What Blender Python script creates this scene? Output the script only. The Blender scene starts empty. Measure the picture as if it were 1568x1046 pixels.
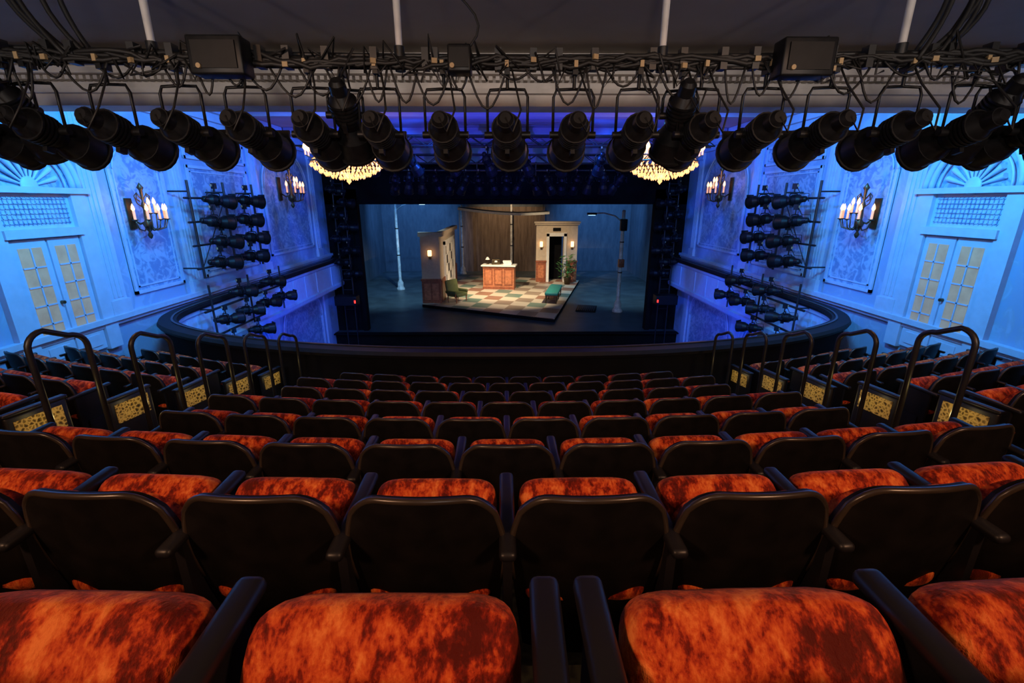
import bpy, bmesh, math, random
from mathutils import Vector, Matrix
random.seed(7)
D=bpy.data; C=bpy.context
EYE=6.85
R2=math.radians
# ---------------------------------------------------------------- materials
def newmat(name):
    m=D.materials.new(name); m.use_nodes=True
    nt=m.node_tree; b=nt.nodes['Principled BSDF']
    return m,nt,b
def mat(name,col,rough=.6,metal=0,em=None,es=0,var=.15,scale=6,bump=0,spec=.5):
    m,nt,b=newmat(name)
    tc=nt.nodes.new('ShaderNodeTexCoord'); n=nt.nodes.new('ShaderNodeTexNoise')
    n.inputs['Scale'].default_value=scale; n.inputs['Detail'].default_value=5
    nt.links.new(tc.outputs['Object'],n.inputs['Vector'])
    r=nt.nodes.new('ShaderNodeValToRGB')
    r.color_ramp.elements[0].position=.3; r.color_ramp.elements[1].position=.7
    r.color_ramp.elements[0].color=(*[c*(1-var) for c in col],1)
    r.color_ramp.elements[1].color=(*[min(1,c*(1+var)) for c in col],1)
    nt.links.new(n.outputs['Fac'],r.inputs['Fac']); nt.links.new(r.outputs['Color'],b.inputs['Base Color'])
    b.inputs['Roughness'].default_value=rough; b.inputs['Metallic'].default_value=metal
    b.inputs['Specular IOR Level'].default_value=spec
    if em:
        b.inputs['Emission Color'].default_value=(*em,1); b.inputs['Emission Strength'].default_value=es
        m.cycles.emission_sampling='NONE'
    if bump:
        bp=nt.nodes.new('ShaderNodeBump'); bp.inputs['Strength'].default_value=bump
        nt.links.new(n.outputs['Fac'],bp.inputs['Height']); nt.links.new(bp.outputs['Normal'],b.inputs['Normal'])
    return m
def velvet():
    m,nt,b=newmat('crushed_velvet')
    tc=nt.nodes.new('ShaderNodeTexCoord'); oi=nt.nodes.new('ShaderNodeObjectInfo')
    mu=nt.nodes.new('ShaderNodeMath'); mu.operation='MULTIPLY'; mu.inputs[1].default_value=37
    ad=nt.nodes.new('ShaderNodeVectorMath'); ad.operation='ADD'
    nt.links.new(oi.outputs['Random'],mu.inputs[0]); nt.links.new(tc.outputs['Object'],ad.inputs[0]); nt.links.new(mu.outputs[0],ad.inputs[1])
    mp=nt.nodes.new('ShaderNodeMapping'); mp.inputs['Scale'].default_value=(1.3,.8,.8); nt.links.new(ad.outputs[0],mp.inputs['Vector'])
    n=nt.nodes.new('ShaderNodeTexNoise'); n.inputs['Scale'].default_value=19; n.inputs['Detail'].default_value=7; n.inputs['Roughness'].default_value=.64; n.inputs['Distortion'].default_value=.2
    nt.links.new(mp.outputs[0],n.inputs['Vector'])
    n2=nt.nodes.new('ShaderNodeTexNoise'); n2.inputs['Scale'].default_value=110; n2.inputs['Detail'].default_value=4
    nt.links.new(mp.outputs[0],n2.inputs['Vector'])
    n3=nt.nodes.new('ShaderNodeTexNoise'); n3.inputs['Scale'].default_value=4.5; n3.inputs['Detail'].default_value=2
    nt.links.new(mp.outputs[0],n3.inputs['Vector'])
    a=nt.nodes.new('ShaderNodeMath'); a.operation='MULTIPLY_ADD'; a.inputs[1].default_value=.26
    nt.links.new(n2.outputs['Fac'],a.inputs[0]); nt.links.new(n.outputs['Fac'],a.inputs[2])
    a2=nt.nodes.new('ShaderNodeMath'); a2.operation='MULTIPLY_ADD'; a2.inputs[1].default_value=.35
    nt.links.new(n3.outputs['Fac'],a2.inputs[0]); nt.links.new(a.outputs[0],a2.inputs[2])
    r=nt.nodes.new('ShaderNodeValToRGB'); e=r.color_ramp.elements
    e[0].position=.68; e[0].color=(.075,.003,.0015,1); e[1].position=1.0; e[1].color=(.74,.20,.045,1)
    x=e.new(.76); x.color=(.19,.010,.003,1); x=e.new(.81); x.color=(.40,.038,.008,1); x=e.new(.88); x.color=(.56,.085,.015,1)
    nt.links.new(a2.outputs[0],r.inputs['Fac']); nt.links.new(r.outputs['Color'],b.inputs['Base Color'])
    b.inputs['Roughness'].default_value=.7; b.inputs['Sheen Weight'].default_value=.25; b.inputs['Sheen Tint'].default_value=(1,.3,.1,1)
    b.inputs['Specular IOR Level'].default_value=.15
    bp=nt.nodes.new('ShaderNodeBump'); bp.inputs['Strength'].default_value=.6; bp.inputs['Distance'].default_value=.02
    nt.links.new(a.outputs[0],bp.inputs['Height']); nt.links.new(bp.outputs['Normal'],b.inputs['Normal'])
    return m
def damask(name,c1,c2,scale=2.2):
    m,nt,b=newmat(name)
    tc=nt.nodes.new('ShaderNodeTexCoord')
    n=nt.nodes.new('ShaderNodeTexNoise'); n.inputs['Scale'].default_value=scale*1.6; n.inputs['Detail'].default_value=8; n.inputs['Distortion'].default_value=1.9
    v=nt.nodes.new('ShaderNodeTexVoronoi'); v.inputs['Scale'].default_value=scale; v.feature='SMOOTH_F1'
    nt.links.new(tc.outputs['Object'],n.inputs['Vector']); nt.links.new(tc.outputs['Object'],v.inputs['Vector'])
    ad=nt.nodes.new('ShaderNodeMath'); ad.operation='MULTIPLY_ADD'; ad.inputs[1].default_value=.25
    nt.links.new(v.outputs['Distance'],ad.inputs[0]); nt.links.new(n.outputs['Fac'],ad.inputs[2])
    r=nt.nodes.new('ShaderNodeValToRGB'); e=r.color_ramp.elements
    e[0].position=.48; e[0].color=(*c1,1); e[1].position=.66; e[1].color=(*c2,1)
    x=e.new(.58); x.color=(*[a*.85 for a in c1],1)
    nt.links.new(ad.outputs[0],r.inputs['Fac']); nt.links.new(r.outputs['Color'],b.inputs['Base Color'])
    b.inputs['Roughness'].default_value=.55
    return m
def checker():
    m,nt,b=newmat('harlequin_tiles')
    tc=nt.nodes.new('ShaderNodeTexCoord'); mp=nt.nodes.new('ShaderNodeMapping')
    mp.inputs['Rotation'].default_value=(0,0,R2(18)); mp.inputs['Scale'].default_value=(1.0,.9,.95)
    nt.links.new(tc.outputs['Object'],mp.inputs['Vector'])
    fl=nt.nodes.new('ShaderNodeVectorMath'); fl.operation='FLOOR'; nt.links.new(mp.outputs[0],fl.inputs[0])
    wn=nt.nodes.new('ShaderNodeTexWhiteNoise'); nt.links.new(fl.outputs[0],wn.inputs['Vector'])
    r=nt.nodes.new('ShaderNodeValToRGB'); r.color_ramp.interpolation='CONSTANT'; e=r.color_ramp.elements
    e[0].position=0; e[0].color=(.25,.13,.085,1); e[1].position=.35; e[1].color=(.13,.19,.15,1)
    x=e.new(.65); x.color=(.25,.19,.14,1)
    nt.links.new(wn.outputs['Value'],r.inputs['Fac'])
    ck=nt.nodes.new('ShaderNodeTexChecker'); ck.inputs['Scale'].default_value=1; ck.inputs['Color1'].default_value=(.50,.43,.33,1)
    sp=nt.nodes.new('ShaderNodeVectorMath'); sp.operation='MULTIPLY'; sp.inputs[1].default_value=(1,1,0)
    nt.links.new(mp.outputs[0],sp.inputs[0])
    sp2=nt.nodes.new('ShaderNodeVectorMath'); sp2.operation='ADD'; sp2.inputs[1].default_value=(0,0,.5)
    nt.links.new(sp.outputs[0],sp2.inputs[0]); nt.links.new(sp2.outputs[0],ck.inputs['Vector'])
    nt.links.new(r.outputs['Color'],ck.inputs['Color2']); nt.links.new(ck.outputs['Color'],b.inputs['Base Color'])
    b.inputs['Roughness'].default_value=.45
    return m
def streak(name,c1,c2,sx=3,sz=.25):
    m,nt,b=newmat(name)
    tc=nt.nodes.new('ShaderNodeTexCoord'); mp=nt.nodes.new('ShaderNodeMapping'); mp.inputs['Scale'].default_value=(sx,sx,sz)
    n=nt.nodes.new('ShaderNodeTexNoise'); n.inputs['Scale'].default_value=1.6; n.inputs['Detail'].default_value=8; n.inputs['Roughness'].default_value=.7
    nt.links.new(tc.outputs['Object'],mp.inputs['Vector']); nt.links.new(mp.outputs[0],n.inputs['Vector'])
    r=nt.nodes.new('ShaderNodeValToRGB'); r.color_ramp.elements[0].position=.3; r.color_ramp.elements[1].position=.75
    r.color_ramp.elements[0].color=(*c1,1); r.color_ramp.elements[1].color=(*c2,1)
    nt.links.new(n.outputs['Fac'],r.inputs['Fac']); nt.links.new(r.outputs['Color'],b.inputs['Base Color']); b.inputs['Roughness'].default_value=.7
    return m
def carpet(name,c1,c2,c3,scale=14):
    m,nt,b=newmat(name)
    tc=nt.nodes.new('ShaderNodeTexCoord')
    v=nt.nodes.new('ShaderNodeTexVoronoi'); v.inputs['Scale'].default_value=scale; v.feature='DISTANCE_TO_EDGE'
    n=nt.nodes.new('ShaderNodeTexNoise'); n.inputs['Scale'].default_value=scale*1.5; n.inputs['Detail'].default_value=4
    nt.links.new(tc.outputs['Object'],v.inputs['Vector']); nt.links.new(tc.outputs['Object'],n.inputs['Vector'])
    mx=nt.nodes.new('ShaderNodeMath'); mx.operation='MULTIPLY'; nt.links.new(v.outputs[0],mx.inputs[0]); nt.links.new(n.outputs['Fac'],mx.inputs[1])
    r=nt.nodes.new('ShaderNodeValToRGB'); e=r.color_ramp.elements
    e[0].position=.02; e[0].color=(*c2,1); e[1].position=.2; e[1].color=(*c1,1); x=e.new(.09); x.color=(*c3,1)
    nt.links.new(mx.outputs[0],r.inputs['Fac']); nt.links.new(r.outputs['Color'],b.inputs['Base Color']); b.inputs['Roughness'].default_value=.95
    return m
VELVET=velvet()
BLACKP=mat('black_plastic',(.0055,.0042,.004),.5,var=.5,scale=9,bump=.05,spec=.22)
RIM=mat('seat_rim',(.032,.022,.016),.28,var=.3)
ARMM=mat('armrest_black',(.008,.007,.009),.42,spec=.4)
STEEL=mat('black_steel',(.010,.010,.011),.45,var=.4)
RAILT=mat('handrail_tube',(.016,.013,.013),.4,var=.3)
FIX=mat('fixture_black',(.006,.006,.007),.45,var=.4,scale=20,spec=.28)
LENS=mat('fixture_lens',(.05,.06,.08),.08)
CABLE=mat('cable_rubber',(.007,.006,.006),.6)
TAPE=mat('label_tape',(.35,.24,.12),.6)
ROD=mat('hanger_rod',(.62,.58,.55),.45)
WALLP=damask('wall_paint',(.33,.45,.63),(.26,.37,.56),1.1)
PANEL=damask('damask_panel',(.34,.46,.63),(.16,.26,.44),2.6)
TRIM=mat('trim_paint',(.42,.53,.68),.5,var=.06)
TRIMW=mat('cornice_plaster',(.72,.67,.62),.6,var=.18,scale=3)
CEILM=mat('ceiling_paint',(.28,.235,.20),.8,var=.12,scale=1)
CEIL2=mat('hall_ceiling_paint',(.34,.34,.52),.8,var=.12,scale=1)
BLACKW=mat('black_masking',(.005,.005,.006),.9,var=.3,scale=2,spec=.1)
DARKW=mat('dark_wood_rail',(.009,.007,.008),.55,var=.3,spec=.2)
CARP=carpet('carpet_pattern',(.022,.017,.014),(.16,.125,.06),(.07,.05,.028))
GOLDC=carpet('gold_ornament',(.03,.018,.006),(.65,.48,.14),(.25,.17,.04),30)
STAGEF=mat('stage_floor_paint',(.048,.064,.070),.42,var=.35,scale=1.2)
BACKW=streak('stage_back_wall_paint',(.045,.065,.085),(.11,.135,.16),1.6,.45)
WARMW=streak('stage_centre_panel_wood',(.07,.045,.03),(.22,.16,.115),3.8,.35)
TILES=checker()
CREAM=mat('set_plaster',(.46,.37,.27),.6,var=.08)
WHITE=mat('white_paint',(.66,.64,.58),.5,var=.05)
WOOD=mat('walnut_wood',(.24,.07,.03),.4,var=.35,scale=9)
WOODL=mat('desk_wood',(.40,.14,.06),.4,var=.3,scale=7)
POSTM=mat('post_weathered',(.50,.51,.48),.55,var=.35,scale=5)
BRASS=mat('aged_brass',(.10,.07,.035),.35,metal=.7,var=.3)
BULB=mat('candle_bulb',(.8,.4,.15),.4,em=(1,.42,.12),es=6)
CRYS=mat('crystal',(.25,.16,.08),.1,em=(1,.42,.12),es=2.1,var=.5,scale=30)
CANDLE=mat('candle_sleeve',(.5,.35,.2),.6,em=(1,.40,.14),es=.9)
CURT=mat('door_curtain',(.40,.30,.18),.8,em=(.9,.58,.34),es=.14,var=.2,scale=4)  # faint emission stands in for light from behind the curtain
DARKG=mat('dark_glass',(.02,.025,.03),.1)
GREEN=mat('leaf_green',(.05,.17,.04),.5,var=.5,scale=12)
TEAL=mat('teal_upholstery',(.02,.22,.20),.6)
OLIVE=mat('olive_upholstery',(.08,.095,.03),.7)
PAPER=mat('paper',(.8,.76,.68),.7)
REDL=mat('red_indicator',(.8,.02,.02),.4,em=(1,.02,.01),es=4)
BLUEL=mat('blue_lens',(.5,.7,1),.2,em=(.45,.75,1),es=3)
SHADE=mat('sconce_glass',(1,.7,.4),.4,em=(1,.5,.18),es=4)
# ---------------------------------------------------------------- builder
class B:
    def __init__(s,name): s.n=name; s.v=[]; s.f=[]; s.m=[]; s.sm=[]; s.mats=[]
    def mi(s,m):
        if m not in s.mats: s.mats.append(m)
        return s.mats.index(m)
    def add(s,vs,fs,m,smooth=False,M=None):
        o=len(s.v); i=s.mi(m)
        for v in vs:
            v=Vector(v); s.v.append(M@v if M else v)
        for f in fs: s.f.append([o+k for k in f]); s.m.append(i); s.sm.append(smooth)
    def box(s,c,d,m,rz=0,M=None,rx=0):
        x,y,z=d[0]/2,d[1]/2,d[2]/2
        vs=[(-x,-y,-z),(x,-y,-z),(x,y,-z),(-x,y,-z),(-x,-y,z),(x,-y,z),(x,y,z),(-x,y,z)]
        T=Matrix.Translation(c)@Matrix.Rotation(rz,4,'Z')@Matrix.Rotation(rx,4,'X')
        if M: T=M@T
        s.add(vs,[(0,3,2,1),(4,5,6,7),(0,1,5,4),(1,2,6,5),(2,3,7,6),(3,0,4,7)],m,False,T)
    def bb(s,x0,x1,y0,y1,z0,z1,m):
        s.box(((x0+x1)/2,(y0+y1)/2,(z0+z1)/2),(abs(x1-x0),abs(y1-y0),abs(z1-z0)),m)
    def rbox(s,c,d,r,m,seg=3,rz=0,rx=0,M=None):
        bm=bmesh.new(); bmesh.ops.create_cube(bm,size=1)
        for v in bm.verts: v.co=Vector((v.co.x*d[0],v.co.y*d[1],v.co.z*d[2]))
        bmesh.ops.bevel(bm,geom=bm.edges[:],offset=r,segments=seg,affect='EDGES',profile=.5)
        T=Matrix.Translation(c)@Matrix.Rotation(rz,4,'Z')@Matrix.Rotation(rx,4,'X')
        if M: T=M@T
        bm.verts.index_update()
        s.add([v.co.copy() for v in bm.verts],[[v.index for v in f.verts] for f in bm.faces],m,True,T); bm.free()
    def cyl(s,p0,p1,r0,r1,m,seg=12,smooth=True,caps=True,M=None):
        p0=Vector(p0);p1=Vector(p1); ax=(p1-p0).normalized()
        u=ax.orthogonal().normalized(); w=ax.cross(u); vs=[]
        for k in range(seg):
            a=2*math.pi*k/seg; d=u*math.cos(a)+w*math.sin(a); vs.append(p0+d*r0); vs.append(p1+d*r1)
        fs=[(2*k,2*((k+1)%seg),2*((k+1)%seg)+1,2*k+1) for k in range(seg)]
        s.add(vs,fs,m,smooth,M)
        if caps: s.add(vs,[[2*k for k in range(seg)][::-1],[2*k+1 for k in range(seg)]],m,False,M)
    def tube(s,pts,r,m,seg=6,M=None):
        pts=[Vector(p) for p in pts]; vs=[];n=len(pts); u=None
        for i,p in enumerate(pts):
            t=(pts[min(i+1,n-1)]-pts[max(i-1,0)]).normalized()
            u=t.orthogonal().normalized() if u is None else (u-t*u.dot(t)).normalized()
            w=t.cross(u)
            for k in range(seg):
                a=2*math.pi*k/seg; vs.append(p+(u*math.cos(a)+w*math.sin(a))*r)
        fs=[(i*seg+k,i*seg+(k+1)%seg,(i+1)*seg+(k+1)%seg,(i+1)*seg+k) for i in range(n-1) for k in range(seg)]
        fs+= [list(range(seg))[::-1],[(n-1)*seg+k for k in range(seg)]]
        s.add(vs,fs,m,True,M)
    def sq(s,c,d,e1,e2,m,M=None,nu=28,nv=14):
        vs=[];f=lambda a,e: math.copysign(abs(a)**e,a)
        for j in range(nv+1):
            ph=-math.pi/2+math.pi*j/nv
            for i in range(nu):
                th=2*math.pi*i/nu
                vs.append((c[0]+d[0]/2*f(math.cos(ph),e1)*f(math.cos(th),e2),c[1]+d[1]/2*f(math.cos(ph),e1)*f(math.sin(th),e2),c[2]+d[2]/2*f(math.sin(ph),e1)))
        fs=[(j*nu+i,j*nu+(i+1)%nu,(j+1)*nu+(i+1)%nu,(j+1)*nu+i) for j in range(nv) for i in range(nu)]
        s.add(vs,fs,m,True,M)
    def lathe(s,c,prof,m,seg=16,M=None):
        vs=[];n=len(prof)
        for r,z in prof:
            for k in range(seg):
                a=2*math.pi*k/seg; vs.append((c[0]+r*math.cos(a),c[1]+r*math.sin(a),c[2]+z))
        fs=[(j*seg+k,j*seg+(k+1)%seg,(j+1)*seg+(k+1)%seg,(j+1)*seg+k) for j in range(n-1) for k in range(seg)]
        s.add(vs,fs,m,True,M)
    def mesh(s):
        me=D.meshes.new(s.n); me.from_pydata([tuple(v) for v in s.v],[],s.f)
        for m in s.mats: me.materials.append(m)
        for p,i,sm in zip(me.polygons,s.m,s.sm): p.material_index=i; p.use_smooth=sm
        me.update(); return me
    def obj(s,loc=(0,0,0),rz=0):
        return inst(s.n,s.mesh(),loc,rz)
def inst(name,me,loc,rz=0,sc=1):
    o=D.objects.new(name,me); o.location=loc; o.rotation_euler=(0,0,rz); o.scale=(sc,sc,sc)
    C.scene.collection.objects.link(o); return o
# ---------------------------------------------------------------- theater seat
def seat_mesh(both):
    b=B('theater_seat')
    def slab(zb,zt,wb,wt,yo,th,m,nx=24,nz=14,drop=.05):
        vs=[]
        def pt(i,j,k):
            t=j/nz;a=-1+2*i/nx
            w=wb+(wt-wb)*min(1,t/.7)
            if t>.75: w-=.03*((t-.75)/.25)**2
            zz=zt-.012*a*a-drop*max(0,(abs(a)-.55)/.45)**2.4
            z=zb+(zz-zb)*t
            y=yo+.045*a*a+(1-t)*.12-(.012*math.sin(t*math.pi) if k==0 else 0)+k*th
            return Vector((w*a,y,z))
        for k in (0,1):
            for j in range(nz+1):
                for i in range(nx+1): vs.append(pt(i,j,k))
        N=(nx+1)*(nz+1); q=lambda i,j,k:k*N+j*(nx+1)+i
        fs=[]
        for j in range(nz):
            for i in range(nx):
                fs.append((q(i,j,0),q(i+1,j,0),q(i+1,j+1,0),q(i,j+1,0)))
                fs.append((q(i,j,1),q(i,j+1,1),q(i+1,j+1,1),q(i+1,j,1)))
        b.add(vs,fs,m,True)
        fs=[]
        for i in range(nx):
            fs.append((q(i,0,0),q(i,0,1),q(i+1,0,1),q(i+1,0,0))); fs.append((q(i,nz,0),q(i+1,nz,0),q(i+1,nz,1),q(i,nz,1)))
        for j in range(nz):
            fs.append((q(0,j,0),q(0,j+1,0),q(0,j+1,1),q(0,j,1))); fs.append((q(nx,j,0),q(nx,j,1),q(nx,j+1,1),q(nx,j+1,0)))
        b.add(vs,fs,m,False)
        path=[pt(0,j,0) for j in range(8,nz)]+[pt(i,nz,0) for i in range(nx+1)]+[pt(nx,j,0) for j in range(nz-1,7,-1)]
        return path
    p=slab(.10,.845,.208,.256,0,.03,BLACKP,drop=.06)
    b.tube([(v.x*.99,v.y+.006,v.z-.002) for v in p],.011,RIM,8)
    slab(.40,.80,.19,.22,.03,.055,VELVET,drop=.04)
    M=Matrix.Translation((0,.105,.385))@Matrix.Rotation(R2(54),4,'X')
    b.sq((0,.19,0),(.445,.41,.15),.50,.30,VELVET,M,36,16)
    b.rbox((0,.19,-.055),(.40,.34,.05),.02,BLACKP,2,M=M)
    b.cyl((-.22,.12,.40),(.22,.12,.40),.018,.018,STEEL,8)
    for x in ([-.265,.265] if both else [-.265]):
        b.rbox((x,.18,.675),(.054,.42,.036),.016,ARMM,3,rx=R2(3))
        b.box((x,.20,.51),(.022,.28,.30),ARMM)
        b.box((x,.20,.19),(.035,.20,.38),ARMM)
        b.box((x,.20,.012),(.06,.30,.024),STEEL)
        b.box((x,.06,.45),(.03,.05,.42),ARMM)
    return b.mesh()
SEAT=seat_mesh(False); SEATB=seat_mesh(True)
YC=22.0
rows=[(1,.285,-.51),(2,1.155,-.86),(3,2.025,-1.18),(4,2.895,-1.472),(5,3.765,-1.742),(6,4.635,-2.008),(7,5.505,-2.262),(8,6.375,-2.515)]
P=.53
AI0,AI1=3.05,3.95
for n,Y,Z in rows:
    R=YC-Y; z=EYE+Z-.84; p=P/R
    if n==1:
        offs=[(.107+.31+k*P)/R for k in range(0,6)]+[(.107-.31-k*P)/R for k in range(0,6)]
    elif n%2==0: offs=[(k+.5)*p for k in range(-18,18)]
    else: offs=[k*p for k in range(-18,19)]
    lim=7.45 if n<6 else (7.2 if n<8 else 6.75)
    ok=[]
    for a in offs:
        x=R*math.sin(a)
        if AI0-.24<abs(x)<AI1+.26 or abs(x)>lim: continue
        ok.append(a)
    for a in ok:
        right=any(abs(a2-a-p)<p*.15 for a2 in ok)
        inst('theater_seat',SEAT if right else SEATB,(R*math.sin(a),YC-R*math.cos(a),z),a)
# ---------------------------------------------------------------- terraces
b=B('floor_balcony')
def arcpt(Y,x): R=YC-Y; return YC-math.sqrt(R*R-x*x)
NX=48
xs=[-8+16*i/NX for i in range(NX+1)]
def railY(x):
    x=abs(x); pts=[(0,7.3),(2,7.36),(4,7.72),(5.6,8.28),(6.8,9.05),(7.4,9.9),(8.01,10.8)]
    for (a,c),(d,e) in zip(pts,pts[1:]):
        if x<=d: return c+(e-c)*(x-a)/(d-a)
    return 10.8
def strip(b,f0,f1,z,m):
    vs=[(x,f0(x),z) for x in xs]+[(x,f1(x),z) for x in xs]
    b.add(vs,[(i,i+1,NX+2+i,NX+1+i) for i in range(NX)],m)
def riser(b,f,z0,z1,m):
    vs=[(x,f(x),z0) for x in xs]+[(x,f(x),z1) for x in xs]
    b.add(vs,[(i+1,i,NX+1+i,NX+2+i) for i in range(NX)],m)
zs=[EYE+Z-.84 for _,_,Z in rows]
for i,(n,Y,Z) in enumerate(rows):
    y0=Y-.12 if i else -1.6
    y1=Y+.75
    f0=(lambda x,y0=y0: arcpt(y0,x)) if i else (lambda x:-1.6)
    if i<7:
        f1=lambda x,y1=y1: arcpt(y1,x)
        strip(b,f0,f1,zs[i],CARP); riser(b,f1,zs[i+1],zs[i],CARP)
    else:
        strip(b,f0,lambda x:max(arcpt(y0,x)+.05,railY(x)),zs[i],CARP)
b.obj()
for s in (-1,1):
    for i in range(2,8):
        n,Y,Z=rows[i]
        x=s*(AI0+AI1)/2; y=arcpt(Y-.12,x)
        a=math.asin(x/(YC-Y))
        st=B('aisle_step')
        st.box((0,0,.07),(.78,.36,.14),CARP); st.box((0,.185,.12),(.78,.015,.045),BRASS)
        st.obj((x,y+.19,zs[i]),a)
        xe=s*AI1; ye=arcpt(Y,abs(xe)); ae=math.asin(xe/(YC-Y))
        ep=B('aisle_end_panel')
        ep.rbox((0,.18,.36),(.05,.44,.66),.02,ARMM,2); ep.box((-s*.028,.18,.54),(.006,.34,.20),GOLDC)
        ep.rbox((0,.18,.70),(.07,.46,.03),.012,ARMM,2)
        ep.obj((xe,ye,zs[i]),ae)
        if i>=3:
            hr=B('aisle_handrail'); H=1.38; L=.40; r=.12; pts=[(0,0,0),(0,0,H-r)]
            for k in range(1,7): t=k/6*math.pi/2; pts.append((0,r-r*math.cos(t),H-r+r*math.sin(t)))
            for k in range(0,7): t=k/6*math.pi/2; pts.append((0,L-r+r*math.sin(t),H-.08-r+r*math.cos(t)))
            pts.append((0,L,0.0))
            hr.tube(pts,.022,RAILT,10); hr.cyl((0,0,0),(0,0,.015),.05,.05,STEEL)
            hr.obj((s*3.55,arcpt(Y,3.55)+.02,zs[i]),a)
# ---------------------------------------------------------------- balcony front (horseshoe)
ctl=[(0,7.3),(1,7.31),(2,7.36),(3,7.5),(4,7.72),(4.9,7.98),(5.6,8.28),(6.3,8.66),(6.9,9.1),(7.25,9.55),(7.48,10.1),(7.58,10.8),(7.6,12),(7.58,14),(7.58,16),(7.58,18),(7.58,20.85)]
full=[(-x,y) for x,y in ctl[::-1]][:-1]+ctl
def cr(P,n=4):
    out=[]
    for i in range(len(P)-1):
        p0=Vector(P[max(i-1,0)]);p1=Vector(P[i]);p2=Vector(P[i+1]);p3=Vector(P[min(i+2,len(P)-1)])
        for k in range(n):
            t=k/n; out.append(.5*((2*p1)+(p2-p0)*t+(2*p0-5*p1+4*p2-p3)*t*t+(3*p1-p0-3*p2+p3)*t**3))
    out.append(Vector(P[-1])); return out
cv=cr(full)
def sweep(b,prof,m,closed=True):
    vs=[];n=len(cv);k=len(prof)
    for i,p in enumerate(cv):
        t=(cv[min(i+1,n-1)]-cv[max(i-1,0)]).normalized(); nn=Vector((-t.y,t.x))
        for o,z in prof: vs.append((p.x+nn.x*o,p.y+nn.y*o,z))
    fs=[(i*k+j,(i+1)*k+j,(i+1)*k+(j+1)%k,i*k+(j+1)%k) for i in range(n-1) for j in range(k if closed else k-1)]
    b.add(vs,fs,m,False)
b=B('balcony_front_rail')
sweep(b,[(-.17,4.36),(.15,4.36),(.18,4.42),(.15,4.48),(-.17,4.48),(-.20,4.42)],DARKW)
sweep(b,[(.05,4.48),(.09,4.48),(.09,4.50),(.05,4.50)],RIM)
sweep(b,[(-.07,3.2),(.07,3.2),(.07,4.36),(-.07,4.36)],TRIM)
sweep(b,[(.07,3.25),(.12,3.25),(.14,3.38),(.07,3.42)],TRIM)
sweep(b,[(.07,4.22),(.11,4.26),(.13,4.36),(.07,4.36)],TRIM)
sweep(b,[(-.09,3.2),(-.075,3.2),(-.075,4.36),(-.09,4.36)],BLACKW)
n=len(cv)
for i in range(2,n-2,2):
    p=cv[i]; t=(cv[i+1]-cv[i-1]).normalized(); a=math.atan2(t.y,t.x); nn=Vector((-t.y,t.x))
    b.box((p.x+nn.x*.08,p.y+nn.y*.08,3.82),(.07,.03,.78),TRIM,rz=a)
b.obj()
b=B('floor_side_gallery')
for s in (-1,1): b.bb(s*7.66,s*7.99,9.3,20.9,3.35,3.45,CARP)
b.obj()
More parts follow.
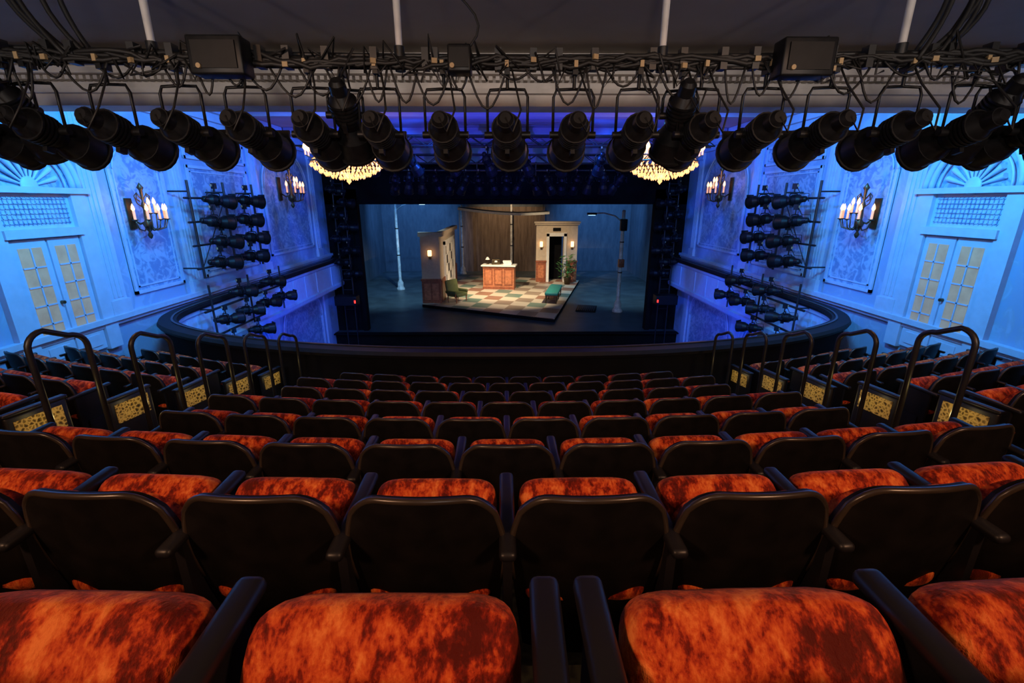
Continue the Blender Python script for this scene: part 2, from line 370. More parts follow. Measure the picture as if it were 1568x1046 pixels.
# ---------------------------------------------------------------- room shell
XW=8.0
for s,nm in ((-1,'left'),(1,'right')):
    b=B('wall_'+nm); b.bb(s*XW,s*(XW+.2),-1.6,21.2,0,9.5,WALLP)
    def wb(y0,y1,z0,z1,d0,d1,m): b.bb(s*(XW-d0-.001),s*(XW-d1-.001),y0,y1,z0,z1,m)
    b.obj()
    b=B('trim_'+('1' if s<0 else '2'))
    wb(-1,20.95,4.56,4.66,0,.14,TRIM); wb(-1,20.95,4.48,4.56,0,.08,TRIM)
    wb(6.35,20.95,8.75,8.9,0,.10,TRIM); wb(6.35,20.95,8.9,9.1,0,.22,TRIM); wb(6.35,20.95,9.1,9.29,0,.36,TRIM)
    wb(9,20.95,3.0,3.12,0,.12,TRIM)
    for y in (9.25,11.72,15.3,19.75):
        wb(y-.2,y+.2,4.66,8.75,0,.07,TRIM); wb(y-.24,y+.24,4.66,4.95,0,.11,TRIM); wb(y-.24,y+.24,8.5,8.75,0,.12,TRIM)
        for k in (-.1,0,.1): wb(y+k-.02,y+k+.02,5.0,8.45,.07,.085,TRIM)
        wb(y-.2,y+.2,0,3.0,0,.07,TRIM)
    def frame(y0,y1,z0,z1,arch=False,m=PANEL):
        wb(y0,y1,z0,z1,0,.012,m)
        for o,w,d in ((0,.07,.05),(.14,.03,.03)):
            wb(y0+o,y0+o+w,z0+o,z1-(0 if arch else o),0,d,TRIM); wb(y1-o-w,y1-o,z0+o,z1-(0 if arch else o),0,d,TRIM)
            wb(y0+o,y1-o,z0+o,z0+o+w,0,d,TRIM)
            if not arch: wb(y0+o,y1-o,z1-o-w,z1-o,0,d,TRIM)
        if arch:
            r=(y1-y0)/2; yc=(y0+y1)/2
            fan=[(s*(XW-.012),yc,z1)]+[(s*(XW-.012),yc+r*math.cos(k*math.pi/20),z1+r*.8*math.sin(k*math.pi/20)) for k in range(21)]
            b.add(fan,[(0,k,k+1) for k in range(1,21)],m)
            for rr,rad in ((r-.03,.035),(r-.16,.015)):
                b.tube([(s*(XW-.036),yc+rr*math.cos(k*math.pi/24),z1+rr*.8*math.sin(k*math.pi/24)) for k in range(25)],rad,TRIM,6)
    frame(9.75,11.3,4.95,7.5,True)
    frame(12.15,14.9,4.95,7.75); frame(12.15,14.9,7.9,8.45)
    frame(15.75,19.3,5.1,7.3,True)
    for y0,y1 in ((9.8,11.4),(12.1,14.8),(15.7,19.3)): frame(y0,y1,.6,2.2,True)
    b.obj()
    b=B('door_'+('1' if s<0 else '2'))
    y0,y1=7.45,8.75
    wb(y0-.3,y0,4.05,7.1,0,.10,TRIM); wb(y1,y1+.3,4.05,7.1,0,.10,TRIM)
    wb(y0-.05,y1+.05,6.28,6.42,0,.14,TRIM); wb(y0-.38,y1+.38,7.0,7.1,0,.16,TRIM)
    wb(y0,y1,4.1,6.28,0,.03,TRIM)
    for k in range(2):
        a0=y0+.03+k*.64; a1=a0+.60
        wb(a0,a1,4.1,6.25,.03,.06,TRIM)
        wb(a0+.10,a1-.10,4.5,6.12,.06,.065,CURT)
        for j in range(1,5): wb(a0+.10,a1-.10,4.5+j*.324-.012,4.5+j*.324+.012,.06,.08,TRIM)
        wb((a0+a1)/2-.012,(a0+a1)/2+.012,4.5,6.12,.06,.08,TRIM)
        wb(a0+.1,a1-.1,4.18,4.4,.06,.075,TRIM)
    b.cyl((s*(XW-.06),8.06,5.15),(s*(XW-.12),8.06,5.15),.03,.03,BRASS)
    wb(y0,y1,6.42,7.0,0,.03,TRIM)
    for k in range(16): wb(y0+.08+k*.075,y0+.095+k*.075,6.48,6.94,.03,.045,PANEL)
    for k in range(6): wb(y0+.06,y1-.06,6.5+k*.08,6.515+k*.08,.03,.045,PANEL)
    yc=(y0+y1)/2; R=.78
    for rr,rad in ((R+.12,.06),(R,.05),(R-.14,.02)):
        b.tube([(s*(XW-.062),yc+rr*math.cos(k*math.pi/28),7.1+rr*math.sin(k*math.pi/28)) for k in range(29)],rad,TRIM,8)
    fan=[(s*(XW-.015),yc,7.1)]+[(s*(XW-.015),yc+R*math.cos(k*math.pi/20),7.1+R*math.sin(k*math.pi/20)) for k in range(21)]
    b.add(fan,[(0,k,k+1) for k in range(1,21)],PANEL)
    for k in range(1,10):
        a=k*math.pi/10
        b.cyl((s*(XW-.052),yc+.14*math.cos(a),7.1+.14*math.sin(a)),(s*(XW-.052),yc+.52*math.cos(a),7.1+.52*math.sin(a)),.015,.05,TRIM,8)
    b.sq((s*(XW-.055),yc,7.12),(.1,.3,.3),1,1,TRIM)
    b.obj()
b=B('wall_back'); b.bb(-8.2,8.2,-1.8,-1.6,3,9.5,WALLP); b.obj()
b=B('floor'); b.bb(-8.2,8.2,-1.6,21,-.1,0,CARP); b.obj()
b=B('ceiling'); b.bb(-8.2,8.2,6.3,21.2,9.3,9.5,CEIL2); b.obj()
b=B('trim_4')
for y in (9.5,11.5,13.6,17.0,19.4): b.bb(-7.6,7.6,y,y+.35,9.08,9.29,CEIL2)
b.obj()
b=B('ceiling'); b.bb(-8.2,8.2,-1.8,6.3,8.5,8.7,CEILM); b.obj()
b=B('trim_3')
b.bb(-8,8,6.0,6.3,8.0,9.5,TRIMW)
b.bb(-8,8,5.93,6.0,7.93,8.05,TRIMW); b.bb(-8,8,5.84,6.0,8.05,8.10,TRIMW); b.bb(-8,8,5.90,6.0,8.10,8.17,TRIMW)
b.bb(-8,8,5.80,6.0,8.24,8.30,TRIMW); b.bb(-8,8,5.7,6.0,8.36,8.40,TRIMW); b.bb(-8,8,5.96,6.3,7.93,8.0,TRIMW)
for k in range(200): b.bb(-7.96+k*.08,-7.915+k*.08,5.86,5.98,8.19,8.23,TRIMW)
b.obj()
b=B('wall_front')
b.bb(-8.2,-6.58,21,21.3,0,7.4,BLACKW); b.bb(6.58,8.2,21,21.3,0,7.4,BLACKW); b.bb(-8.2,8.2,21,21.3,6.77,8.45,BLACKW)
b.bb(-8.2,8.2,21,21.3,8.45,9.5,CEIL2)
for s in (-1,1):
    b.bb(s*6.58,s*6.78,20.9,21,1.02,6.85,BLACKW)
b.bb(-6.78,6.78,20.9,21,6.77,6.95,BLACKW)
b.obj()
# ---------------------------------------------------------------- stage house
b=B('floor_stage'); b.bb(-11,11,20.6,41,.9,1.02,STAGEF); b.bb(-8,8,20.55,20.75,0,1.0,BLACKW); b.bb(-8,8,20.3,20.62,.98,1.03,BLACKW); b.obj()
b=B('wall_stage_back'); b.bb(-11.2,11.2,40.6,40.8,0,10,BACKW)
b.bb(-4.1,3.3,40.4,40.6,1.02,6.5,WARMW); b.obj()
b=B('wall_stage_left'); b.bb(-10.9,-10.7,21.3,40.6,0,10,BACKW); b.obj()
b=B('wall_stage_right'); b.bb(10.7,10.9,21.3,40.6,0,10,BACKW); b.obj()
b=B('ceiling_stage'); b.bb(-11.2,11.2,21.3,41,10,10.2,BLACKW); b.obj()
b=B('scenery_platform')
q=[(-4.9,25.9),(2.4,22.3),(5.5,34.4),(-4.4,37.5)]
b.add([(x,y,1.02) for x,y in q]+[(x,y,1.20) for x,y in q],[(0,1,5,4),(1,2,6,5),(2,3,7,6),(3,0,4,7)],BLACKW)
b.add([(x,y,1.20) for x,y in q],[(0,1,2,3)],TILES); b.obj()
PZ=1.20
b=B('scenery_door_flat')
b.bb(-4.0,-3.84,26.5,34.6,PZ,5.15,CREAM); b.bb(-4.9,-3.84,26.3,26.5,PZ,5.15,CREAM)
b.bb(-5.0,-3.70,26.2,26.5,5.0,5.25,CREAM); b.bb(-4.0,-3.66,26.3,34.7,5.0,5.25,CREAM)
b.bb(-4.92,-3.82,26.22,26.3,PZ,2.55,WOOD); b.bb(-4.96,-3.78,26.18,26.3,2.5,2.62,WOOD)
b.bb(-4.78,-4.42,26.2,26.23,1.4,2.35,WOODL); b.bb(-4.32,-3.96,26.2,26.23,1.4,2.35,WOODL)
b.bb(-3.84,-3.76,26.5,28,PZ,2.5,WOOD); b.bb(-3.84,-3.76,33.2,34.6,PZ,2.5,WOOD)
b.bb(-3.84,-3.72,28,28.25,PZ,4.6,WHITE); b.bb(-3.84,-3.72,32.9,33.15,PZ,4.6,WHITE); b.bb(-3.84,-3.72,28,33.15,4.4,4.65,WHITE)
b.bb(-3.84,-3.80,28.25,32.9,PZ,4.4,WHITE)
for k in range(2):
    a0=28.35+k*2.3
    for j in range(4):
        for i in range(3): b.bb(-3.8,-3.79,a0+.15+i*.66,a0+.7+i*.66,1.95+j*.6,2.45+j*.6,DARKG if (i+j)%3==0 else PAPER)
b.box((-4.36,26.22,4.0),(.14,.1,.5),BRASS); b.rbox((-4.36,26.12,4.1),(.22,.16,.34),.05,SHADE)
b.obj()
b=B('scenery_doorway_portal')
y0,y1=33.7,34.2
b.bb(2.15,3.1,y0,y1,PZ,5.45,CREAM); b.bb(4.15,5.15,y0,y1,PZ,5.45,CREAM); b.bb(3.1,4.15,y0,y1,4.5,5.45,CREAM)
b.bb(2.05,5.25,y0-.12,y1,5.3,5.42,CREAM); b.bb(1.98,5.32,y0-.2,y1,5.42,5.55,CREAM)
b.bb(2.9,3.1,y0-.07,y0,PZ,4.7,WHITE); b.bb(4.15,4.35,y0-.07,y0,PZ,4.7,WHITE); b.bb(2.9,4.35,y0-.07,y0,4.5,4.75,WHITE)
b.bb(3.35,3.9,y0-.06,y0,4.88,5.1,BLACKW)
for x0,x1 in ((2.15,2.88),(4.37,5.15)):
    b.bb(x0,x1,y0-.08,y0,PZ,2.7,WOOD); b.bb(x0-.03,x1+.03,y0-.12,y0,2.65,2.77,WOOD); b.bb(x0+.15,x1-.15,y0-.1,y0-.08,1.5,2.45,WOODL)
    xc=(x0+x1)/2
    b.box((xc,y0-.05,3.85),(.14,.1,.5),BRASS); b.rbox((xc,y0-.15,3.95),(.22,.16,.40),.05,SHADE)
b.bb(3.1,4.15,34.9,34.95,PZ,4.5,BLACKW)  # black sheet stands in for the dark beyond the opening
b.obj()
b=B('reception_desk')
b.box((0,0,.78),(2.1,.9,1.5),WOODL); b.box((0,-.03,.08),(2.16,.96,.16),WOOD); b.rbox((0,-.05,1.58),(2.35,1.1,.10),.03,WHITE)
for k in range(3):
    b.box((-.68+k*.68,-.46,.82),(.56,.03,1.1),WOOD); b.box((-.68+k*.68,-.475,.82),(.42,.03,.92),WOODL)
b.box((0,-.47,1.45),(2.14,.06,.08),WOOD)
b.obj((-.5,31.1,PZ),R2(-8))
b=B('switchboard'); b.rbox((0,0,.18),(.55,.3,.36),.04,BRASS); b.cyl((-.3,0,.32),(.3,0,.38),.05,.05,BLACKP); b.lathe((0,-.1,.16),[(.0,.12),(.1,.1),(.12,0)],WHITE); b.obj((-.75,31.1,PZ+1.63),.2)
b=B('paper_stack')
for k in range(6): b.box((random.uniform(-.03,.03),0,.02+k*.045),(.55,.36,.04),PAPER,rz=random.uniform(-.2,.2))
b.obj((0.05,30.95,PZ+1.63),.1)
b=B('desk_lamp'); b.cyl((0,0,0),(0,0,.03),.12,.1,BRASS); b.cyl((0,0,.03),(0,0,.35),.015,.015,BRASS); b.lathe((0,0,.3),[(.16,0),(.07,.16),(.03,.18)],WHITE); b.obj((-1.3,31.25,PZ+1.63))
b=B('upholstered_bench')
b.rbox((0,0,.58),(.75,2.9,.18),.06,TEAL); b.box((0,0,.46),(.7,2.8,.06),WOOD)
for x in (-.3,.3):
    for y in (-1.3,0,1.3): b.cyl((x,y,0),(x,y,.45),.03,.045,BRASS,8)
    b.cyl((x,-1.3,.12),(x,1.3,.12),.02,.02,BRASS,8)
b.obj((2.85,27.3,PZ),R2(-12))
b=B('armchair')
b.rbox((0,0,.45),(.95,.85,.22),.08,OLIVE); b.rbox((0,.40,.85),(1.0,.18,.85),.08,OLIVE,rx=R2(-10))
for x in (-.52,.52): b.rbox((x,.02,.62),(.14,.8,.18),.06,OLIVE); b.cyl((x*.85,-.33,0),(x*.85,-.33,.36),.025,.04,WOOD,8); b.cyl((x*.85,.33,0),(x*.85,.33,.36),.025,.04,WOOD,8); b.cyl((x,-.3,.3),(x,-.34,.6),.03,.03,WOOD,8)
b.obj((-2.95,26.7,PZ),R2(55))
b=B('potted_plant'); b.lathe((0,0,0),[(.0,0),(.2,0),(.28,.5),(.31,.52),(.27,.5),(0,.46)],BRASS)
for k in range(90):
    a=random.uniform(0,6.28); h=random.uniform(.6,2.1); r=random.uniform(.15,.7)*(1 if h<1.5 else .6)
    p=Vector((r*math.cos(a),r*math.sin(a),h)); d=Vector((math.cos(a),math.sin(a),random.uniform(-.5,.6))).normalized()*.34; w=Vector((-math.sin(a),math.cos(a),0))*.11
    b.add([p,p+d*.5+w,p+d,p+d*.5-w],[(0,1,2,3)],GREEN)
    if k%4==0: b.tube([(0,0,.45),(r*.4*math.cos(a),r*.4*math.sin(a),h*.7),tuple(p)],.012,GREEN,5)
b.obj((4.35,32.6,PZ))
def lamp(x,y,h,arm,boxes=False):
    b=B('street_lamp')
    b.lathe((0,0,0),[(.28,0),(.28,.12),(.2,.2),(.2,.5),(.13,.62),(.10,.7),(.085,h)],POSTM); b.cyl((0,0,h-.02),(0,0,h+.05),.1,.06,POSTM)
    for z in (h*.4,h*.7): b.cyl((0,0,z),(0,0,z+.06),.12,.12,STEEL)
    if arm:
        b.tube([(0,0,h-.6),(arm*.3,0,h-.25),(arm*.7,0,h-.1),(arm,0,h-.12)],.035,POSTM,8)
        b.rbox((arm*1.12,0,h-.14),(.5,.2,.12),.04,STEEL); b.box((arm*1.12,0,h-.205),(.36,.14,.02),BLUEL)
    if boxes:
        b.rbox((-.0,-.12,h*.87),(.34,.3,.6),.03,BLACKP); b.rbox((0,-.12,h*.5),(.3,.28,.42),.03,WOOD)
    b.obj((x,y,1.02))
lamp(-7.4,31.6,5.9,1.6); lamp(-3.7,38.8,5.6,0); lamp(.4,39.3,5.8,0); lamp(6.15,24.7,5.4,-1.5,True)
b=B('scenery_floor_panel'); b.rbox((0,0,.03),(1.1,1.5,.06),.01,BLACKP,1)  # low dark box with bars across its top
for k in range(9): b.box((-.44+k*.11,0,.065),(.04,1.36,.012),STEEL)
b.obj((4.55,25.4,1.02),R2(-14))
b=B('scenery_overhead_canopy')
vs=[];N=12
for i in range(N+1):
    t=i/N; x=-3.4+6.4*t; z=6.25-.35*math.sin(t*2.2)+.1; y=33-.8*math.sin(t*3.1)
    vs+=[(x,y,z),(x,y+1.6,z+.05),(x,y,z+.16),(x,y+1.6,z+.21)]
b.add(vs,[f for i in range(N) for f in ((4*i,4*i+4,4*i+5,4*i+1),(4*i+2,4*i+3,4*i+7,4*i+6),(4*i,4*i+2,4*i+6,4*i+4))],WHITE)
for x in (-3,2.6): b.cyl((x,33.5,6.3),(x,33.5,10),.012,.012,STEEL,6)
b.obj()
# ---------------------------------------------------------------- stage light fixtures
def fixture(pitch,drop=.36,lens=LENS,k=1.0,yw=.15):
    b=B('stage_spotlight')
    M=Matrix.Translation((0,0,-drop))@Matrix.Rotation(R2(-pitch),4,'X')
    Y=lambda y0,y1,r0,r1,m,seg=18: b.cyl((0,y0*k,0),(0,y1*k,0),r0*k,r1*k,m,seg,M=M)
    Y(-.30,-.27,.04,.058,FIX); Y(-.27,-.19,.064,.068,FIX); Y(-.19,-.13,.068,.105,FIX)
    for i in range(5): Y(-.13+i*.032,-.115+i*.032,.116,.116,FIX)
    Y(-.13,.05,.100,.104,FIX); Y(.05,.10,.095,.085,FIX); Y(.10,.20,.090,.135,FIX); Y(.20,.36,.142,.150,FIX)
    Y(.36,.385,.165,.165,FIX); b.box((0,.375*k,.11*k),(.22*k,.02,.14*k),FIX,M=M); b.cyl((0,.39*k,0),(0,.396*k,0),.12*k,.12*k,lens,18,M=M)
    b.box((0,.02,-.12*k),(.03,.06,.05),FIX,M=M)
    for x in (-yw,yw):
        b.tube([(x,0,-drop),(x,0,-.19),(x*.85,0,-.145),(0,0,-.14)],.010,FIX,6); b.cyl((x*.6,0,-drop),(x*1.15,0,-drop),.024,.024,FIX,10)
    b.cyl((0,0,-.14),(0,0,-.03),.012,.012,FIX,6); b.box((0,0,-.01),(.035,.09,.10),FIX); b.box((0,-.055,.0),(.025,.02,.04),TAPE)
    b.tube([(0,-.29*k,-drop+.07),(.05,-.31*k,-drop-.02),(.10,-.22,-drop+.12),(.06,-.08,-.14),(.02,0,.02)],.007,CABLE,5)
    return b.mesh()
F18=fixture(15,.43,k=.90,yw=.14); FH=fixture(6,.26,k=.85,yw=.12); F40=fixture(45,.3,k=.85,yw=.12); FL=fixture(60,.26,BLUEL,k=.85,yw=.12)
PIPEZ=EYE+.885
def pipeY(x): return 3.5-.2*(x/3.6)**2
b=B('lighting_pipe')
xs2=[-4.6+9.2*i/46 for i in range(47)]
b.tube([(x,pipeY(x),PIPEZ) for x in xs2],.028,STEEL,10)
b.tube([(x,pipeY(x)+.05,PIPEZ+.07) for x in xs2],.016,STEEL,8)
for c in range(11):
    ph=random.uniform(0,6.28); am=random.uniform(.015,.05); fr=random.uniform(2,6)
    xx=[-4.6+9.2*i/150 for i in range(151)]
    b.tube([(x,pipeY(x)-.03+am*math.sin(fr*x+ph),PIPEZ+.01+am*math.cos(fr*1.3*x+ph)+random.uniform(-.012,.012)) for x in xx],random.uniform(.009,.017),CABLE,5)
for i in range(90):
    x=random.uniform(-4.3,4.3); L=random.uniform(.05,.16)
    b.tube([(x,pipeY(x)-.04,PIPEZ+.03),(x+random.uniform(-.1,.1),pipeY(x)-.08,PIPEZ+L*random.choice((-1,1,-1))),(x+random.uniform(-.15,.15),pipeY(x)-.05,PIPEZ-random.uniform(-.05,.12))],.007,CABLE,5)
for i in range(46):
    x=-4.2+.185*i; w=random.uniform(.12,.34); d=random.uniform(.08,.28)
    b.tube([(x+w*(t/8-.5),pipeY(x)-.03,PIPEZ-d*math.sin(math.pi*t/8)) for t in range(9)],.008,CABLE,5)
for i in range(34):
    x=-4.2+8.4*i/33+random.uniform(-.1,.1)
    if i%2: b.box((x,pipeY(x)-.07,PIPEZ+random.uniform(-.05,.06)),(.035,.02,.03),TAPE,rz=random.uniform(-.5,.5))
    b.box((x,pipeY(x)-.02,PIPEZ+.03),(.045,.07,.13),STEEL)
b.obj()
for i,x in enumerate((-2.32,-.72,1.06,2.62)):
    b=B('pipe_hanger_rod'); b.cyl((0,0,.10),(0,0,.76),.022,.028,ROD); b.cyl((0,0,.74),(0,0,.76),.08,.08,ROD); b.cyl((0,0,-.03),(0,0,.12),.035,.035,STEEL); b.obj((x,pipeY(x)+.03,PIPEZ))
for x,w,h in ((-1.82,.34,.22),(-.30,.15,.16),(1.92,.34,.22)):
    b=B('power_distribution_box'); b.rbox((0,0,0),(w,.14,h),.012,FIX,2); b.box((0,-.075,0),(w*.8,.01,h*.7),BLACKP); b.cyl((-w*.3,-.07,-h*.3),(-w*.3,-.09,-h*.3),.015,.015,TAPE); b.obj((x,pipeY(x)-.12,PIPEZ+.0))
for x0 in (-2.75,2.75):
    b=B('hanging_cable')
    for k in range(7):
        o=random.uniform(-.09,.09); sg=-1 if x0<0 else 1; am=random.uniform(.4,1.7); e=sg*random.uniform(0,.25)
        b.tube([(x0+o+e*t/12+sg*.18*math.sin(t/12*math.pi)*am,pipeY(x0)-.06+.02*k,PIPEZ+.765*t/12) for t in range(13)],.015,CABLE,6)
    b.obj()
b=B('hanging_cable')
b.tube([(-.30+.12*math.sin(t*.55),pipeY(0)-.03,PIPEZ+.05+.71*t/12) for t in range(13)],.008,CABLE,6)
b.obj()
for i in range(19):
    x=-3.95+.44*i
    inst('stage_spotlight',F18,(x+random.uniform(-.02,.02),pipeY(x),PIPEZ),random.uniform(-.06,.06)+.015*x)
for x in (-1.12,1.22,-3.25,3.3): inst('stage_spotlight',F40,(x,pipeY(x)+.05,PIPEZ),random.uniform(-.2,.2))
def truss(b,x0,x1,y,z,s=.3):
    for dy in (0,s):
        for dz in (0,s): b.cyl((x0,y+dy,z+dz),(x1,y+dy,z+dz),.028,.028,STEEL,8)
    n=int((x1-x0)/.45)
    for i in range(n):
        a=x0+(x1-x0)*i/n; c=x0+(x1-x0)*(i+1)/n
        for dy in (0,s): b.cyl((a,y+dy,z+(0 if i%2 else s)),(c,y+dy,z+(s if i%2 else 0)),.015,.015,STEEL,6)
        b.cyl((a,y,z),(a,y+s,z),.015,.015,STEEL,6)
b=B('lighting_truss'); truss(b,-6.6,6.6,15.5,8.55)
for x in (-5,0,5): b.cyl((x,15.65,8.8),(x,15.65,9.29),.02,.02,STEEL,6)
b.obj()
b=B('lighting_truss'); truss(b,-5.2,5.2,18.2,8.25)
for x in (-4,0,4): b.cyl((x,18.3,8.5),(x,18.3,9.29),.02,.02,STEEL,6)
for x in (-3.3,-1.1,1.1,3.3): b.cyl((x,18.2,7.6),(x,18.2,8.3),.03,.03,STEEL,8)
b.cyl((-4.4,18.2,8.0),(4.4,18.2,8.0),.03,.03,STEEL,8); b.obj()
for i in range(17):
    x=-4.2+.525*i
    inst('stage_spotlight',FL if i in (1,2,14,15) else F40,(x,18.2,8.0),random.uniform(-.7,.7),1.45)
for i in range(10):
    x=-5.4+1.2*i; inst('stage_spotlight',F40,(x,15.5,8.5),random.uniform(-.6,.6),1.4)
for s in (-1,1):
    b=B('lighting_boom')
    for dx in (0,.45): b.cyl((s*(6.9+dx),20.3,0),(s*(6.9+dx),20.3,8.6),.03,.03,STEEL,8)
    for k in range(14): b.cyl((s*6.9,20.3,2.2+k*.45),(s*7.35,20.3,2.2+k*.45),.02,.02,STEEL,6)
    b.cyl((s*7.12,20.3,0),(s*7.12,20.3,.03),.4,.4,STEEL); b.obj()
    for k in range(9): inst('stage_spotlight',FH,(s*(6.85+.4*(k%2)),20.15,4.2+k*.5),s*(.55+.35*random.random()),1.4)
    b=B('loudspeaker'); b.rbox((0,0,0),(.95,.5,.42),.03,BLACKP); b.box((0,-.26,0),(.88,.02,.36),FIX); b.box((-s*.42,-.28,-.02),(.06,.03,.12),REDL); b.tube([(0,.25,0),(0,.35,0),(0,.46,-.1)],.03,STEEL); b.obj((s*7.0,19.7,2.75))
    b=B('lighting_ladder'); X=s*7.45
    for y in (11.3,12.7,14.1): b.cyl((X,y,5.05),(X,y,7.35),.03,.03,STEEL,8); b.cyl((X,y,5.3),(s*7.93,y,5.3),.02,.02,STEEL,6); b.cyl((X,y,7.1),(s*7.93,y,7.1),.02,.02,STEEL,6)
    for z in (5.3,5.85,6.4,6.95): b.cyl((X,11.1,z),(X,14.3,z),.025,.025,STEEL,8)
    b.cyl((X,11.3,5.3),(X,12.7,6.95),.012,.012,STEEL,6); b.obj()
    for j,z in enumerate((5.75,6.25,6.75,7.25)):
        for y in (11.7,13.1): inst('stage_spotlight',FH,(s*7.2,y+.2*(j%2),z),s*(.35+.15*random.random()),1.35)
    b=B('rail_lighting_bracket'); X=s*7.15
    b.cyl((X,10.6,4.35),(X,14.6,4.35),.03,.03,STEEL,8); b.cyl((X,10.6,3.7),(X,13.2,3.7),.03,.03,STEEL,8)
    for y in (10.9,12.6,14.4): b.cyl((X,y,3.6),(X,y,4.95),.025,.025,STEEL,8); b.cyl((X,y,4.35),(s*7.5,y,4.35),.02,.02,STEEL,6)
    b.obj()
    for y,z in ((11.2,4.35),(12.2,4.35),(13.2,4.35),(14.2,4.35),(11.4,3.7),(12.6,3.7),(12,4.9),(13.6,4.9)): inst('stage_spotlight',FH,(s*7.05,y,z),s*(.5+.3*random.random()),1.2)
# ---------------------------------------------------------------- wall sconces, chandeliers
def sconce():
    b=B('wall_sconce')
    b.lathe((0,0,-.5),[(0,0),(.03,.03),(.05,.08),(.02,.14),(.06,.22),(.09,.3),(.04,.38),(.03,.6),(.05,.66),(.02,.74),(.03,.95),(.06,1.0),(0,1.1)],BRASS,12)
    b.box((0,.30,0),(.16,.03,.6),BRASS); b.tube([(0,.3,-.1),(0,.15,-.2),(0,0,-.15)],.02,BRASS)
    for k in range(7):
        th=R2([-165,-130,-90,-50,-15,-110,-70][k]); r=[.42,.40,.36,.40,.42,.22,.22][k]; hz=.0 if k<5 else .12
        cx,cy=math.cos(th),math.sin(th)*.75
        b.tube([(0,0,-.2),(cx*r*.4,cy*r*.4,-.33),(cx*r*.85,cy*r*.85,-.28),(cx*r,cy*r,-.12+hz)],.012,BRASS,6)
        b.lathe((cx*r,cy*r,-.13+hz),[(.01,0),(.055,.02),(.05,.03),(.02,.03)],BRASS,10)
        b.cyl((cx*r,cy*r,-.1+hz),(cx*r,cy*r,.06+hz),.022,.022,CANDLE,8)
        b.lathe((cx*r,cy*r,.06+hz),[(.014,0),(.032,.035),(.022,.09),(0,.14)],BULB,8)
    for sx in (-1,1): b.tube([(0,0,.25),(sx*.12,0,.38),(sx*.16,0,.28),(sx*.08,0,.24)],.012,BRASS,6); b.tube([(0,0,.1),(sx*.16,0,.2),(sx*.2,0,.34),(sx*.12,0,.4)],.01,BRASS,6)
    return b.mesh()
SC=sconce()
for s in (-1,1):
    for y,z,k in ((10.1,6.62,1.05),(16.9,7.3,1.3)):
        inst('wall_sconce',SC,(s*(XW-.34*k),y,z),-s*math.pi/2,k)
b=B('chandelier')
for r,z in ((.80,0),(.62,.14),(.34,.34)):
    b.tube([(r*math.cos(k*math.pi/20),r*math.sin(k*math.pi/20),z) for k in range(41)],.022,BRASS,6)
for i in range(14):
    a=i*2*math.pi/14; c,s_=math.cos(a),math.sin(a)
    b.tube([(c*.62,s_*.62,.14),(c*.75,s_*.75,.05),(c*.88,s_*.88,.12)],.012,BRASS,5)
    b.cyl((c*.88,s_*.88,.12),(c*.88,s_*.88,.22),.022,.022,CANDLE,6); b.lathe((c*.88,s_*.88,.22),[(.02,0),(.05,.05),(.035,.11),(0,.16)],BULB,8)
for i in range(36):
    a=i*2*math.pi/36; c,s_=math.cos(a),math.sin(a)
    for r,z in ((.80,-.03),(.72,-.10),(.62,-.17),(.5,-.23),(.36,-.28),(.2,-.31)):
        if r<.4 and i%2: continue
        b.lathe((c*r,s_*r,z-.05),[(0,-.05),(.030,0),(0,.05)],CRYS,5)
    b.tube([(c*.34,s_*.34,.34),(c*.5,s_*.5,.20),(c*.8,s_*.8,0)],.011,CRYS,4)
b.lathe((0,0,-.40),[(0,-.1),(.06,-.03),(.03,.05),(.12,.12),(0,.14)],CRYS,10)
b.cyl((0,0,.34),(0,0,.6),.04,.03,BRASS)
for k in range(3): a=k*2.094; b.cyl((0,0,.6),(.34*math.cos(a),.34*math.sin(a),.34),.01,.01,BRASS,5)
CH=b.mesh()
for x in (-3.9,3.83):
    inst('chandelier',CH,(x,12,7.80),0,1.05)
    b=B('chandelier_chain'); b.cyl((0,0,0),(0,0,.62),.015,.015,BRASS,6); b.cyl((0,0,.58),(0,0,.62),.1,.12,BRASS)
    for k in range(6): b.lathe((0,0,.03+k*.1),[(.0,-.03),(.03,0),(0,.03)],BRASS,6)
    b.obj((x,12,8.44))
for r_i,Y in enumerate((16.4,17.4,18.4)):
    for k in range(-11,12): inst('theater_seat',SEATB if k==11 else SEAT,((k+.5*(r_i%2))*.53,Y+.02*k*k*.1,0),0)
# ---------------------------------------------------------------- lights
def aim(o,t): o.rotation_euler=(Vector(t)-o.location).to_track_quat('-Z','Y').to_euler()
def spot(loc,t,p,col,ang=80,bl=.8,r=.05):
    l=D.lights.new('spot','SPOT'); l.energy=p; l.color=col; l.spot_size=R2(ang); l.spot_blend=bl; l.shadow_soft_size=r
    o=D.objects.new('spot_lamp',l); o.location=loc; C.scene.collection.objects.link(o); aim(o,t)
def area(loc,t,p,col,sx,sy):
    l=D.lights.new('area','AREA'); l.energy=p; l.color=col; l.shape='RECTANGLE'; l.size=sx; l.size_y=sy
    o=D.objects.new('area_lamp',l); o.location=loc; C.scene.collection.objects.link(o); aim(o,t)
def point(loc,p,col,r=.05):
    l=D.lights.new('point','POINT'); l.energy=p; l.color=col; l.shadow_soft_size=r
    o=D.objects.new('point_lamp',l); o.location=loc; C.scene.collection.objects.link(o)
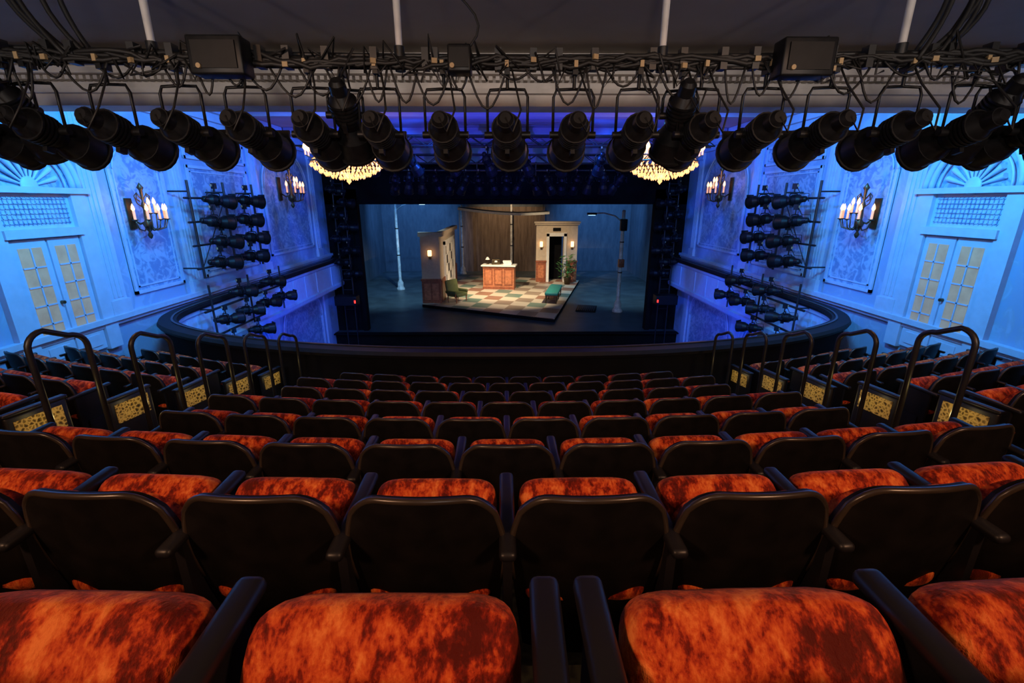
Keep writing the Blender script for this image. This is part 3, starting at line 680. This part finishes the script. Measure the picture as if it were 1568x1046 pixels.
for s in (-1,1):
    area((s*4.2,7.0,9.0),(s*8,9.3,6.6),430,(.06,.44,1),1.2,.4)
    spot((s*2.0,11.0,9.0),(s*8,13.5,6.2),1500,(.02,.20,1),95)
    spot((s*1.5,15.0,9.0),(s*8,18,6.4),1300,(.02,.12,1),75)
    spot((s*3.5,12,2.4),(s*8,16,2.0),800,(.004,.06,1),75)
    spot((s*3.5,10.5,2.7),(s*8,12,3.4),150,(.01,.16,1),90)
    for y,z in ((10.1,6.9),(16.9,7.7)): point((s*7.2,y,z),6,(1,.5,.25))
    for i in range(3,8,1):
        n,Y,Z=rows[i]; point((s*3.62,arcpt(Y,3.6)+.2,zs[i]+.62),.9,(1,.72,.25),.015)
    spot((s*6.5,4.5,8.0),(s*7.0,5.0,8.5),100,(.03,.30,1),150)
spot((0,9.2,2.9),(0,14.5,9.3),2400,(.055,.07,1),90)
for x in (-3.9,3.83): point((x,12,8.0),35,(1,.5,.22),.1)
for x in (-2.6,2.6): spot((x,-1.2,8.2),(x*.5,2.4,4.8),330,(1,.52,.28),88,.5,.25)
for x in (-4.8,0,4.8): spot((x,4.3,8.3),(x*1.02,4.9,4.0),115,(1,.42,.2),85,.7,.2)
for x in (-3.5,0,3.5): spot((x,-1.2,7.5),(x*1.2,6,9.0),240,(1,.87,.78),96,.7,.15)  # unseen fill spots added to brighten the cornice beam and ceiling
# stage
spot((-3,23.5,8.8),(0,30.5,1.2),6300,(1,.80,.54),48)
spot((4,23.5,8.8),(0,28,1.2),4600,(1,.82,.58),48)
spot((5,24,8.8),(-4,30,2.5),2800,(1,.74,.46),36)
spot((0,26,8.8),(3.7,34,3),2800,(1,.76,.48),36)
spot((0,35.5,9.4),(0,40.6,4),1300,(1,.68,.40),75)
for s in (-1,1):
    spot((s*6.5,34,9.4),(s*8.5,40.6,4.5),3000,(.12,.38,1),85)
    spot((s*5,26,9.2),(s*8,30,1),2900,(.32,.66,1),75)
    spot((s*5,27,9.2),(s*10.7,33,4),1300,(.10,.36,1),85)
w=D.worlds.new('World'); C.scene.world=w; w.use_nodes=True
w.node_tree.nodes['Background'].inputs[0].default_value=(.25,.3,.5,1); w.node_tree.nodes['Background'].inputs[1].default_value=.01
# ---------------------------------------------------------------- camera
cam=D.cameras.new('camera'); cam.lens=16; cam.sensor_width=36; cam.clip_start=.02; cam.clip_end=200
co=D.objects.new('camera',cam); co.location=(0,0,EYE); co.rotation_euler=(R2(90-17),0,R2(-.66)); C.scene.collection.objects.link(co); C.scene.camera=co
C.scene.view_settings.view_transform='Standard'
